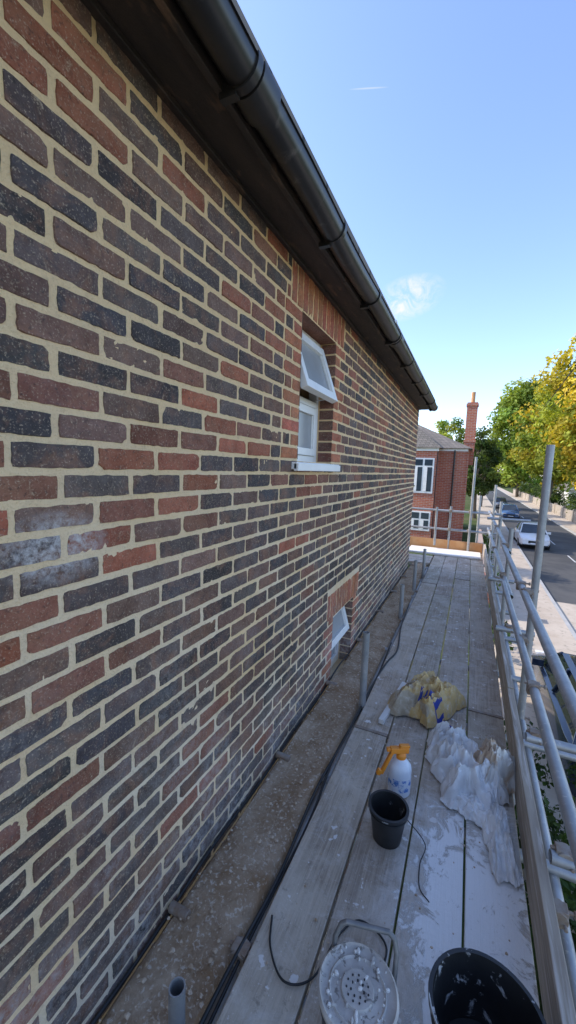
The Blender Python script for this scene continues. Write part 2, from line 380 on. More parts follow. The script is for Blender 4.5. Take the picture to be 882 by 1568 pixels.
def window(o,sashopen,name,fr=.5):
    w=MB(); g=MB(); xf=WX-.115; t=.045
    y0,y1,z0,z1=o['y0'],o['y1'],o['z0'],o['z1']
    def frame(mb,gl,M,a,b,c,d,t,dep=.05):
        mb.box(-dep,0,a,a+t,c,d,0,M=M); mb.box(-dep,0,b-t,b,c,d,0,M=M)
        mb.box(-dep,-.001,a+t,b-t,c,c+t,0,M=M); mb.box(-dep,-.001,a+t,b-t,d-t,d,0,M=M)
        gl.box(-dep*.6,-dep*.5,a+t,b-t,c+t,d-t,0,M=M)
        mb.box(-dep*.5,-dep*.25,a+t,a+t+.008,c+t,d-t,0,M=M); mb.box(-dep*.5,-dep*.25,b-t-.008,b-t,c+t,d-t,0,M=M)
    zt=z0+(z1-z0)*fr
    w.box(xf-.06,xf,y0+.002,y0+t,z0,z1-.002); w.box(xf-.06,xf,y1-t,y1-.002,z0,z1-.002)
    w.box(xf-.06,xf-.001,y0+t,y1-t,z1-t,z1-.002); w.box(xf-.06,xf-.001,y0+t,y1-t,z0,z0+t); w.box(xf-.06,xf+.006,y0+t,y1-t,zt-.02,zt+.02)
    frame(w,g,Matrix.Translation((xf+.010,0,0)),y0+t+.003,y1-t-.003,z0+t+.003,zt-.023,.048,.04)
    M=Matrix.Translation((xf+.03,0,z1-t))@Matrix.Rotation(-sashopen,4,'Y')@Matrix.Translation((0,0,-(z1-t)))
    frame(w,g,M,y0+.022,y1-.022,zt+.012,z1-t+.004,.055,.045)
    w.tube((xf,y1-.08,zt+.03),(xf+.10,y1-.08,zt+.04),.004,seg=6,hollow=False)
    w.build(name,[WHITE],False,house,bevel=.003); g.build(name+"_glass",[FROST_SKY],False,house)
    s=MB(); s.box(xf-.02,WX+.035,y0-.085,y1+.085,z0-.048,z0-.006); s.box(WX+.015,WX+.045,y0-.085,y1+.085,z0-.056,z0-.012)
    s.build(name+"_sill",[WHITE],False,house,bevel=.004)
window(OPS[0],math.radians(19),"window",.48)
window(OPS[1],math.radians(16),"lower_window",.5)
cb=MB()
pts=[(WX+.012,Y0+.1*k,-.045+.012*math.sin(k*.7)) for k in range(98)]
cb.path(pts,.006,0,seg=6); cb.build("wall_cable",[CABLE],True,house)

# ================================================================= SCAFFOLDING
sc=empty("scaffolding")
bd=MB()
edges=[(-.560,-.352),(-.343,-.130),(-.121,.096),(.105,.322)]
brk=[[-1.2,2.35,6.1,9.0],[-1.8,2.62,5.6,9.0],[-1.4,2.93,6.6,9.0],[-1.6,2.90,6.3,9.0]]
for (a,b),bs in zip(edges,brk):
    for p,q in zip(bs[:-1],bs[1:]):
        k=U(.84,1.10); dz=U(-.004,.003); sk=U(-.003,.003); col=(k*U(.98,1.04),k,k*U(.96,1.0))
        n=14; vs=[];fs=[]
        for i in range(n+1):
            yy=p+.004+(q-p-.008)*i/n; e=noise.noise(Vector((yy*1.7,a*9,0)))*.003; w=.004*noise.noise(Vector((yy*.9,b*5,4)))
            cup=.0018
            for x,zz in ((a+e,-.040),(a+e,-.002),(a+e+.003,0),((a+b)/2,cup),(b+e-.003,0),(b+e,-.002),(b+e,-.040)):
                vs.append((x+sk,yy,zz+dz+w))
        for i in range(n):
            for j in range(7): 
                j2=(j+1)%7; fs.append((i*7+j,i*7+j2,(i+1)*7+j2,(i+1)*7+j))
        fs.append(tuple(range(7))); fs.append(tuple(n*7+j for j in range(7)))
        bd.add(vs,fs,0,col)
        for e in (p+.002,):
            if e>-1 : bd.box(a-.001+sk,b+.001+sk,e-.0015,e+.022,-.042+dz,.0032+dz,1)
bd.build("boards",[BOARD,RUST],True,sc,30)
tb=MB()
tb.box(.330,.368,-1.5,2.93,.004,.215,0); tb.box(.334,.372,2.94,6.85,.002,.220,0); tb.box(.331,.369,6.86,9.05,.003,.214,0)
tb.build("toe_board",[WOODT],False,sc,bevel=.003)
tb=MB(); tb.box(-2.3,.32,9.02,9.05,.0,.22,0); tb.build("end_toe_board",[ORW],False,sc,bevel=.003)
tb=MB(); tb.box(-1.1,.28,8.30,8.95,.006,.04,0); tb.build("white_sheet_board",[RENDER],False,sc,bevel=.003)
tb=MB()
for k in range(3): tb.box(-2.4,-.58,7.5+.24*k,7.72+.24*k,-.04,.0,0)
tb.build("return_boards",[BOARD],False,sc,bevel=.003)
T=MB(); Cc=MB(); r=.0242
def coupler(p,ax='z'):
    x,y,z=p
    Cc.tube((x,y-.028,z),(x,y+.028,z),.031,seg=12,hollow=False)
    Cc.box(x-.030,x+.030,y-.022,y+.022,z-.034,z+.030)
    Cc.tube((x+.02,y-.045,z-.012),(x+.02,y+.052,z-.012),.007,seg=8,hollow=False)
    Cc.tube((x-.045,y,z+.018),(x+.05,y,z+.018),.007,seg=8,hollow=False)
    Cc.lathe([(0,0),(.013,0),(.013,.012),(0,.012)],Matrix.Translation((x+.048,y,z+.018))@Matrix.Rotation(math.pi/2,4,'Y'),seg=6)
RX=.392
T.tube((RX,-.6,.845),(RX+.004,5.2,.835),r); T.tube((RX+.045,4.9,.80),(RX+.01,9.6,.85),r)
T.tube((RX,-.9,.50),(RX+.004,4.7,.508),r); T.tube((RX+.045,4.3,.47),(RX+.01,9.4,.50),r)
T.tube((RX+.07,-1.5,-.10),(RX+.07,9.5,-.10),r)
T.tube((-.60,-1.5,-.085),(-.60,9.5,-.085),r)
SX=.445
for y,zt in ((-.6,1.4),(1.28,.32),(3.12,1.86),(5.1,1.05),(6.9,1.0),(8.95,1.45)):
    T.tube((SX,y,-3),(SX+.012,y,zt),r)
    if zt>.9: coupler((SX-.025,y,.845)); coupler((SX-.025,y,.50))
    coupler((SX+.01,y+.02,-.10))
for y in (1.02,1.92,2.80,3.70,4.6,5.5,6.4,7.3,8.2):
    T.tube((-.885,y,-.066),(SX+.22*R()+.06,y,-.066),r)
    Cc.tube((WX+.012,y+.01,-.030),(-.83,y+.01,-.030),.019,hollow=False,seg=16)
for y in (1.62,2.36,4.0,5.9):
    T.tube((.31 if y>3 else .376,y,.245),(.62,y+.02,.235),r); coupler((RX+.03,y+.02,.25))
for x,y,zt in ((-.665,.77,.14),(-.585,2.62,.53),(-.63,4.55,.36),(-.635,5.75,.40),(-.60,6.6,.42)):
    T.tube((x,y,-3),(x+.006,y,zt),r)
    if y>1: coupler((x+.03,y+.02,-.075))
coupler((-.60,1.03,-.04)); coupler((RX,1.52,.13)); coupler((RX,3.3,.845)); coupler((RX,2.4,.51))
T.tube((-2.6,9.0,.86),(.60,9.0,.85),r); T.tube((-2.6,9.0,.46),(.55,9.0,.45),r)
T.tube((.03,8.97,-3),(.05,8.97,2.0),r); T.tube((-.35,9.04,-3),(-.35,9.04,.95),r)
T.tube((-.62,8.9,.1),(-.62,8.9,.93),r)
T.tube((.60,9.3,-3),(.60,9.3,1.1),r); T.tube((.2,9.3,-3),(.2,9.3,1.2),r); T.tube((.3,7.6,.9),(.95,7.65,.9),r)
for x in (.03,-.35,.445): coupler((x,9.0,.86)); coupler((x,9.0,.46))
T.build("tubes",[GALV],True,sc,35); Cc.build("couplers",[RUST],True,sc,35,bevel=.003)

ld=MB(); nx,ny=16,520; vs=[];fs=[]
for k in range(ny+1):
    y=-1.5+9.0*k/ny
    for i in range(nx+1):
        x=-.900+.285*i/nx+ (noise.noise(Vector((y*3,i*.0,5)))*.012 if i in(0,nx) else 0)
        h=noise.fractal(Vector((x*26,y*26,0)),1,2,5)*.007+ max(0,noise.noise(Vector((x*7,y*3,9))))*.028
        if i==0 or i==nx: h=-.03
        vs.append((x,y,-.037+h))
for k in range(ny):
    for i in range(nx):
        a=k*(nx+1)+i; fs.append((a,a+nx+1,a+nx+2,a+1))
ld.add(vs,fs); ld.box(-.894,-.626,-1.5,7.5,-.085,-.070)
ld.build("ledge_board",[DIRT],True,sc,60)
rb=MB()
def rock(mb,p,s,col=(1,1,1)):
    phi=U(0,6.28)
    base=[(1,0,0),(-1,0,0),(0,1,0),(0,-1,0),(0,0,1),(0,0,-1),(.6,.6,.5),(-.6,.6,.45),(.6,-.6,.5),(-.6,-.6,.5)]
    M=Matrix.Rotation(phi,3,'Z')
    bm=bmesh.new()
    for b in base: bm.verts.new(Vector(p)+M@Vector((b[0]*s*U(.6,1.3),b[1]*s*U(.6,1.3),b[2]*s*U(.4,.9))))
    bmesh.ops.convex_hull(bm,input=bm.verts[:]); bm.verts.index_update()
    vs=[v.co[:] for v in bm.verts]; fs=[[v.index for v in f.verts] for f in bm.faces]; bm.free(); mb.add(vs,fs,0,col)
for k in range(2200):
    y=.3+5.5*R()**1.6; x=U(-.89,-.64) if R()<.6 else random.gauss(-.70,.03)
    rock(rb,(min(-.635,x),y,-.026),.002+.009*R()**5)
for k in range(200):
    rock(rb,(U(-.54,.3),.8+3*R(),.003),.0015+.005*R()**2)
rb.build("rubble",[RUB],False,None)

# ================================================================= CLUTTER ON THE BOARDS
def bucket(name,x,y,rt,rb_,h,mat,hand,inner=None,z0=.003,fill=.22):
    e=MB(); M=Matrix.Translation((x,y,z0)); w=.005
    prof=[(0,.0),(rb_,0),(rb_+(rt-rb_)*.80,h*.80),(rb_+(rt-rb_)*.8+.006,h*.81),(rb_+(rt-rb_)*.8+.006,h*.85),(rt-.002,h*.86),(rt-.002,h-.012),(rt+.006,h-.010),(rt+.006,h),(rt-w,h),(rb_-w,.008),(0,.008)]
    e.lathe(prof,M,0,seg=48)
    e.lathe([(0,h*fill),(rb_+(rt-rb_)*fill-w-.002,h*fill)],M,1,seg=48)
    if hand:
        pts=[]
        a0,tilt=hand
        for k in range(17):
            t=math.pi*k/16
            p=Vector(((rt+.006)*math.cos(t),0,(rt+.006)*math.sin(t)))
            p=Matrix.Rotation(tilt,3,'X')@p; p=Matrix.Rotation(a0,3,'Z')@p
            pts.append((x+p.x,y+p.y,z0+h*.9+p.z))
        e.path(pts,.0028,2,seg=6)
    return e.build(name,[mat,inner or BUCK,GALV],True,None,40)
bucket("bucket",.150,1.035,.142,.108,.235,BUCK,(math.radians(-35),math.radians(78)))
bucket("bucket",-.222,1.665,.083,.062,.155,PUCK,(math.radians(20),math.radians(-95)))
tub=MB(); TX,TY=-.172,.930; M=Matrix.Translation((TX,TY,-.022+.003))
tub.lathe([(0,.02),(.085,.02),(.096,.215),(.102,.216),(.102,.25)],M,1,seg=48)
tub.lathe([(.102,.245),(.108,.247),(.110,.262),(.104,.268),(.097,.262),(.080,.259),(.076,.264),(.071,.259),(.046,.259),(.043,.266),(.038,.266),(.0,.262)],M,0,seg=56)
for q,nn in ((.018,7),(.030,11)):
    for k in range(nn):
        t=k*6.283/nn; tub.lathe([(.0,.2668),(.0025,.2668),(.003,.262)],M@Matrix.Translation((q*math.cos(t),q*math.sin(t),0)),1,seg=8)
for k in range(80):
    a=U(0,6.28); q=.1*math.sqrt(R()); s=.0015+.005*R()**2
    tub.lathe([(0,.2655+s*.3),(s*.7,.2645+s*.25),(s,.258)],M@Matrix.Translation((q*math.cos(a),q*math.sin(a),0))@Matrix.Rotation(a,4,'Z')@Matrix.Scale(U(1,2),4,(1,0,0)),2 if R()<.6 else 0,seg=9)
pts=[(-.262,.985,.18),(-.262,1.01,.26),(-.250,1.025,.290),(-.235,1.030,.300),(-.115,1.060,.300),(-.098,1.058,.290),(-.088,1.045,.26),(-.088,1.01,.18)]
tub.path(pts,.0075,3,seg=10)
for p in pts[1:-1]: tub.lathe([(0,-.0075)]+[(.0075*math.cos(a),.0075*math.sin(a)) for a in (-1,-.5,0,.5,1)]+[(0,.0075)],Matrix.Translation(p),3,seg=10)
tub.build("mixing_tub",[LID,PUCK,RENDER,DSTEEL,BUCK],True,None,40)
BW=nmat("bottle_plastic",(.75,.77,.80),(.62,.66,.72),12,.35,.05,.001)
OR=nmat("orange_plastic",(.80,.28,.02),(.70,.22,.02),9,.35,.03,.001)
BL=nmat("label_blue",(.08,.22,.55),(.65,.70,.78),30,.4,0,a=.44,b=.5)
sb=MB(); M=Matrix.Translation((-.215,1.945,.004))@Matrix.Rotation(.5,4,'Z')@Matrix.Scale(1.18,4,(1,0,0))
sb.lathe([(0,0),(.043,0),(.048,.006),(.048,.135),(.045,.155),(.030,.178),(.018,.188),(.016,.200)],M,0,seg=32)
sb.lathe([(.0487,.035),(.0487,.10)],M,2,seg=32)
sb.lathe([(.0,.190),(.021,.190),(.022,.212),(.016,.216),(.014,.224),(0,.224)],M,1,seg=20)
sb.box(-.050,.030,-.014,.014,.222,.250,1,M=M); sb.box(-.066,-.050,-.010,.010,.230,.248,1,M=M); sb.box(-.01,.034,-.012,.012,.249,.262,1,M=M)
M2=M@Matrix.Translation((-.040,0,.225))@Matrix.Rotation(.35,4,'Y')
sb.box(-.008,.006,-.010,.010,-.125,.0,1,M=M2); sb.box(-.022,-.004,-.010,.010,-.135,-.105,1,M=M2)
sb.build("spray_bottle",[BW,OR,BL],True,None,40,bevel=.003)

def mk_yel():
    m,nt,p=newmat("printed_bag"); v=pos(nt)
    c=mix(nt,ramp(nt,noise_n(nt,v,9,5,.6),.35,.65),(.66,.44,.16),(.50,.35,.16))
    c=mix(nt,ramp(nt,noise_n(nt,v,5.0,2,.4,.3),.54,.56),c,(.42,.33,.22))
    c=mix(nt,mth(nt,'MULTIPLY',ramp(nt,noise_n(nt,v,30,6,.7),.50,.68),.7),c,(.64,.56,.44))
    L(nt,c,p.inputs['Base Color']); p.inputs['Roughness'].default_value=.5; return m
YEL=mk_yel()
def crumple(cx,cy,rx,ry,h,rot,seed,n=100,ridge=1.0,lobes=.25,fine=1.0,base=.25,ex=3.2):
    vs=[];fs=[]
    Rm=Matrix.Rotation(rot,3,'Z')
    for i in range(n+1):
        for j in range(n+1):
            u=i/n*2-1; v=j/n*2-1
            q=Vector((u*4+seed,v*4,seed)); m=max(abs(u),abs(v)); ang=math.atan2(v,u)
            k=1+lobes*noise.noise(Vector((math.cos(ang)*1.6+seed,math.sin(ang)*1.6,seed)))
            k/= (1+.25*(math.hypot(u,v)-m))
            px=u*rx*k; py=v*ry*k
            d1=noise.voronoi(q*.45)[0]; a1=d1[1]-d1[0]
            d2=noise.voronoi(q*1.1+Vector((3,1,7)))[0]; a2=d2[1]-d2[0]
            d3=noise.voronoi(q*2.4+Vector((8,4,2)))[0]; a3=d3[1]-d3[0]
            rg=1-abs(noise.noise(q*.5))*2.0
            f=max(0,1-m**ex)
            z=h*f*(base+.45*rg*ridge+.42*(.6-a1)*ridge+.22*(.5-a2)*fine+.10*(.5-a3)*fine)+.014*(1-f)*max(0,1-a2*1.5)
            px+=.10*rx*noise.noise(q*1.2+Vector((9,0,0))); py+=.10*ry*noise.noise(q*1.2+Vector((0,9,0)))
            p=Rm@Vector((px,py,0)); vs.append((cx+p.x,cy+p.y,.006+max(0.0,z)))
    for i in range(n):
        for j in range(n): a=i*(n+1)+j; fs.append((a,a+n+1,a+n+2,a+1))
    mb=MB(); mb.add(vs,fs); return mb
bag=empty("plaster_bag")
b=crumple(-.160,2.78,.155,.23,.165,-.55,9.7,ridge=.9,fine=1.3,base=.42,ex=6,lobes=.45); b.build("bag_body",[YEL],True,bag,18)
INK=nmat("blue_print",(.02,.04,.28),(.03,.05,.22),9,.5,0)
bt=BVHTree.FromPolygons([Vector(v) for v in b.v],b.f)
# lettering built from stroke blocks draped on the bag
LET={'B':["111","101","110","101","111"],'L':["100","100","100","100","111"],'U':["101","101","101","101","111"],'E':["111","100","110","100","111"],'G':["111","100","101","101","111"]}
dm=MB(); cw=.0145
c_,s_=math.cos(-.50),math.sin(-.50)
for wi,ch in enumerate("GLUE"):
    for rr,line in enumerate(LET[ch]):
        for cc,bit in enumerate(line):
            if bit=='0': continue
            n4=3
            for a in range(n4):
                for bb in range(n4):
                    q=[]
                    for da,db in ((0,0),(1,0),(1,1),(0,1)):
                        lx=wi*.058+(cc+(a+da)/n4)*cw; ly=-(rr+(bb+db)/n4)*cw*1.15
                        X=-.175+lx*c_-ly*s_; Y=2.74+lx*s_+ly*c_
                        hit=bt.ray_cast(Vector((X,Y,1)),Vector((0,0,-1))); q.append((X,Y,(hit[0].z if hit[0] else .006)+.003))
                    dm.add(q,[(0,1,2,3)])
dm.build("print",[INK],False,bag)
def mk_plastic():
    m,nt,p=newmat("clear_plastic_sheet"); v=pos(nt)
    c=mix(nt,ramp(nt,noise_n(nt,v,12,5,.6),.35,.7),(.88,.87,.85),(.74,.72,.70)); L(nt,c,p.inputs['Base Color'])
    p.inputs['Roughness'].default_value=.25; p.inputs['Specular IOR Level'].default_value=.7
    t=N(nt,'ShaderNodeBsdfTransparent'); mx=N(nt,'ShaderNodeMixShader')
    L(nt,ramp(nt,noise_n(nt,v,5,4,.6),.4,.75,(.0,.0,.0,1),(.25,.25,.25,1)),mx.inputs[0])
    L(nt,p.outputs[0],mx.inputs[1]); L(nt,t.outputs[0],mx.inputs[2]); L(nt,mx.outputs[0],nt.nodes['Material Output'].inputs[0]); return m
PLS=mk_plastic()
BRP=nmat("brown_paper",(.50,.33,.20),(.60,.48,.36),7,.7,.2,.003,c3=(.7,.66,.6),s3=5,a3=.5,b3=.56)
ps=crumple(.09,2.18,.165,.19,.19,.5,8.1,lobes=.5)
for a in ((.235,1.88,.06,.19,.10,.12,15.7),(.02,2.36,.12,.09,.18,.2,31.0),(.14,2.0,.11,.09,.07,-.3,44.)):
    ps2=crumple(*a,lobes=.6); o=len(ps.v); ps.v+=ps2.v; ps.f+=[tuple(i+o for i in f) for f in ps2.f]; ps.m+=ps2.m; ps.c+=ps2.c
ps.build("plastic_sheet",[PLS],True,None,20)
crumple(.215,2.22,.105,.14,.23,-.3,21.4,lobes=.5).build("paper_sack",[BRP],True,None,20)
tb=MB(); tb.box(-.40,-.365,2.45,3.0,.003,.035,0,M=Matrix.Translation((-.38,2.7,0))@Matrix.Rotation(-.12,4,'Z')@Matrix.Translation((.38,-2.7,0))); tb.build("timber_batten",[RENDER],False,None,bevel=.002)
def spline(pts,r,name,n=14,mat=CABLE):
    P=[Vector(p) for p in pts]; P=[P[0]*2-P[1]]+P+[P[-1]*2-P[-2]]; out=[]
    for i in range(1,len(P)-2):
        for k in range(n):
            t=k/n; a,b,c,d=P[i-1],P[i],P[i+1],P[i+2]
            out.append(.5*((2*b)+(-a+c)*t+(2*a-5*b+4*c-d)*t*t+(-a+3*b-3*c+d)*t**3))
    out.append(P[-2]); m=MB(); m.path(out,r,seg=8); return m.build(name,[mat],True,None,60)
spline([(-.54,1.15,.006),(-.50,1.06,.008),(-.42,1.0,.008),(-.34,1.05,.007),(-.30,1.20,.007),(-.24,1.28,.007),(-.14,1.24,.007),(-.16,1.10,.01)],.0035,"power_cable")
spline([(-.15,1.72,.08),(-.06,1.68,.03),(-.07,1.60,.007),(-.06,1.50,.007),(-.02,1.46,.007)],.002,"wire")
spline([(-.60,-.5,-.02),(-.605,.8,-.012),(-.59,1.3,-.02),(-.61,1.8,-.02),(-.585,2.3,-.01),(-.575,2.9,-.01),(-.54,3.3,.007),(-.50,3.6,.007),(-.56,4.2,0),(-.59,5,-.01)],.007,"extension_cable")
spline([(-.575,.2,-.03),(-.59,1.0,-.03),(-.575,1.6,-.03),(-.60,2.1,-.02),(-.57,2.8,-.03),(-.59,3.8,-.03)],.006,"extension_cable")

# ================================================================= GROUND AND STREET
G=-3.0
def sheet(name,x0,x1,y0,y1,z,mat,h=None):
    m=MB()
    if h: m.box(x0,x1,y0,y1,z-h,z)
    else: m.add([(x0,y0,z),(x1,y0,z),(x1,y1,z),(x0,y1,z)],[(0,1,2,3)])
    return m.build(name,[mat])
sheet("ground",-400,400,-200,600,G,GRASS)
sheet("road",3.12,8.0,-60,260,G+.004,ASPH)
sheet("driveway",3.13,7.99,-10,17.2,G+.010,PAVE)
sheet("pavement",.9,3.0,4.5,200,G+.11,PAVE,.12); sheet("kerb",3.0,3.12,4.5,200,G+.115,KERB,.12)
sheet("kerb",8.0,8.12,-60,200,G+.115,KERB,.12); sheet("pavement",8.12,9.7,-60,200,G+.11,PAVE,.12)
pt_=MB()
WL=nmat("road_paint",(.6,.6,.58),(.45,.45,.43),3,.8,.1)
for k in range(24): pt_.add([(5.52,20+k*6,G+.008),(5.60,20+k*6,G+.008),(5.60,22+k*6,G+.008),(5.52,22+k*6,G+.008)],[(0,1,2,3)])
pt_.build("road_markings",[WL])

rh=empty("red_brick_house")
HX=-.45
m=MB(); m.box(-9,HX,28.6,38,G,3.3,0); m.box(-5.0,-2.15,27.2,28.6,G,3.25,0)
m.box(HX,HX+.17,28.7,28.95,G,3.25,0)
m.build("walls",[REDB],False,rh)
m=MB(); e=.35; zr=3.3
A=[(-9-e,28.6-e,zr),(HX+e,28.6-e,zr),(HX+e,38+e,zr),(-9-e,38+e,zr)]; B=[(-5.6,32.8,5.5),(-4.4,32.8,5.5)]
m.add(A+B,[(0,1,5,4),(1,2,5),(2,3,4,5),(3,0,4),(0,3,2,1)])
Bc=[(-5.5,26.9,3.25),(-1.85,26.9,3.25),(-3.8,28.0,4.9),(-3.8,31.5,4.9),(-5.5,30,3.25),(-1.85,30,3.25)]
m.add(Bc,[(0,1,2),(1,5,3,2),(0,2,3,4)])
m.build("roof",[SLATE],False,rh)
m=MB(); m.box(-.70,0.0,31.2,31.9,2.3,6.7,0); m.box(-.75,.05,31.15,31.95,6.45,6.6,0); m.box(-.75,.05,31.15,31.95,3.9,4.05,0); m.build("chimney",[REDB],False,rh)
m=MB(); m.tube((-.35,31.55,6.7),(-.35,31.55,7.45),.14,seg=12); m.build("chimney_pot",[ORW],True,rh)
m=MB(); g=MB()
for z0,z1 in ((.3,2.6),(-2.2,-.9)):
    m.box(-4.8,-2.27,27.14,27.19,z0,z1,0)
    for k in range(4):
        x=-4.75+k*.61; g.box(x+.06,x+.55,27.125,27.138,z0+.12,z1-.60,0); g.box(x+.06,x+.55,27.125,27.138,z1-.50,z1-.1,0)
    for k in range(4): 
        x=-4.75+k*.61; m.box(x+.06,x+.25,27.116,27.124,z0+.12,z1-.60,0)
m.box(-5.1,-2.05,27.12,27.19,3.05,3.25,0); m.box(-9,HX+.1,28.5,28.59,3.12,3.29,0)
m.box(-2.14,-2.09,27.25,27.32,G,3.2,1)
m.tube((-1.15,28.53,G),(-1.15,28.53,3.2),.05,1)
m.build("window_frames",[WHITE,BLKPL],False,rh); g.build("window_glass",[GLASS],False,rh)
wh=empty("white_house")
m=MB(); m.box(13.5,20,72,82,G,-.2,0); m.box(10.5,13.5,55,55.25,G,-1.6,0); m.build("walls",[RENDER],False,wh)
m=MB(); m.add([(13,71.6,-.2),(20.4,71.6,-.2),(20.4,82.4,-.2),(13,82.4,-.2),(16.7,73,2.4),(16.7,81,2.4)],[(0,1,4),(1,2,5,4),(2,3,5),(3,0,4,5)]); m.build("roof",[SLATE],False,wh)
m=MB(); m.add([(13.4,71.5,-.2),(20,71.5,-.2),(16.7,71.5,2.2)],[(0,1,2)]); m.build("gable",[RENDER],False,wh)
m=MB()
for k in range(18): m.box(9.75,9.95,24+k*5,28.9+k*5,G,G+1.15+.1*R()); m.box(9.70,10.0,28.6+k*5,28.95+k*5,G,G+1.4)
m.build("garden_wall",[nmat("stone_wall",(.40,.34,.27),(.28,.23,.18),3,.95,.6,.03)])
m=MB()
m.box(.55,.8,14,27.5,G,G+1.2); m.box(.5,.85,13.8,14.2,G,G+1.45); m.build("front_garden_wall",[REDB])

# ---------------- foliage
def leaf(mb,p,s,nrm,col):
    n=(nrm+Vector((U(-1,1),U(-1,1),U(-1,1)))*.9).normalized(); a=n.orthogonal().normalized()
    a=(Matrix.Rotation(U(0,6.28),3,n)@a); b=n.cross(a)
    L_=s*U(.7,1.3);W=L_*.62
    mb.add([p-a*L_*.5,p+b*W*.5+n*L_*.08,p+a*L_*.5,p-b*W*.5+n*L_*.08],[(0,1,2,3)],0,col)
def foliage(mb,clumps,per,size,cols):
    for c,rr in clumps:
        base=random.choice(cols); k=U(.7,1.3)
        for _ in range(per):
            d=Vector((random.gauss(0,1),random.gauss(0,1),random.gauss(0,1))).normalized()
            q=R()**.45; p=c+Vector((d.x*rr,d.y*rr,d.z*rr*.75))*q
            kk=k*U(.7,1.3); leaf(mb,p,size,d*.8+Vector((0,0,.4)),(base[0]*kk,base[1]*kk,base[2]*kk))
def tree(name,x,y,top,rad,cols,nc=60,per=110,size=.3,base=G,trunk=.25,low=.25,rz=None):
    e=empty(name); H=top-base; zc=base+H*(low+(1-low)/2); hz=H*(1-low)/2
    m=MB(); clumps=[]
    for k in range(nc):
        d=Vector((random.gauss(0,1),random.gauss(0,1),random.gauss(0,1))).normalized(); q=.35+.65*R()**.5
        sh=1-.25*max(0,d.z)
        c=Vector((x+d.x*rad*q*sh*.85,y+d.y*rad*q*sh*.85,zc+d.z*hz*q*.88)); clumps.append((c,rad*U(.18,.36)))
    foliage(m,clumps,per,size,cols); m.build("crown",[LEAF],False,e)
    t=MB(); P=Vector((x,y,base)); Q=Vector((x+U(-.2,.2),y,zc-hz*.2)); t.tube(P,Q,trunk,0,seg=10,r2=trunk*.6,hollow=False)
    t.tube(Q,(x,y,zc+hz*.6),trunk*.6,seg=8,r2=trunk*.15,hollow=False)
    for k in range(14):
        c=clumps[k*nc//14][0]; s=P.lerp(Q,U(.6,1)); mid=s.lerp(c,.5)+Vector((0,0,.15*rad))
        t.tube(s,mid,trunk*.35,seg=7,r2=trunk*.22,hollow=False); t.tube(mid,c,trunk*.22,seg=6,r2=trunk*.06,hollow=False)
    t.build("trunk",[BARK],True,e,60)
YG=[(.50,.42,.05),(.34,.37,.05),(.25,.31,.05),(.56,.42,.05)]
MG=[(.22,.31,.055),(.16,.25,.045),(.28,.36,.06),(.33,.36,.06)]
GR=[(.11,.17,.033),(.085,.13,.026),(.15,.20,.036)]
DG=[(.05,.085,.022),(.04,.065,.018),(.075,.11,.03)]
tree("roadside_tree",9.3,40,17.0,5.0,YG,140,150,.38,trunk=.3,low=.12)
tree("roadside_tree",10.3,66,17.5,5.8,YG+MG,110,120,.5,low=.10)
tree("roadside_tree",9.2,98,23,7.8,MG,150,130,.75,low=.05)
tree("roadside_tree",15,130,26,8,GR,80,90,.9)
tree("garden_tree",.5,46,7.6,2.4,DG+GR,60,110,.28,low=.1)
tree("garden_tree",-3.2,52,9.5,3.0,MG,50,110,.32,low=.15)
tree("garden_tree",1.4,62,7.0,3.0,DG,50,110,.36,low=.1)
tree("garden_tree",-5,20,4.0,2.4,GR,50,90,.26)  # unseen behind the brick house, added to cast shade on the road
tree("garden_tree",.3,80,8,3.4,GR,50,90,.45,low=.1)
m=MB(); cl=[]
for k in range(160):
    x=U(-60,90); cl.append((Vector((x,U(165,190),G+U(1,7+3*math.sin(x*.1)))),U(2.2,4)))
foliage(m,cl,90,1.1,GR+DG); m.build("distant_trees",[LEAF])
m=MB(); cl=[]
for k in range(200):
    cl.append((Vector((U(.75,2.3),U(-1.2,5.6),U(-2.9,-1.5)+.25*noise.noise(Vector((k,0,0))))),U(.2,.34)))
foliage(m,cl,110,.075,DG+[(.06,.10,.025)]); m.build("hedge",[LEAF])
m=MB(); cl=[(Vector((U(.4,1.0),U(10,26),U(-2.9,-2.0))),U(.25,.5)) for k in range(60)]
foliage(m,cl,90,.14,DG+GR); m.build("shrubs",[LEAF])
m=MB(); cl=[(Vector((U(10.2,11.6),U(28,110),U(-2.6,-.4))),U(.5,1.0)) for k in range(120)]
foliage(m,cl,80,.3,GR+DG); m.build("garden_hedge",[LEAF])

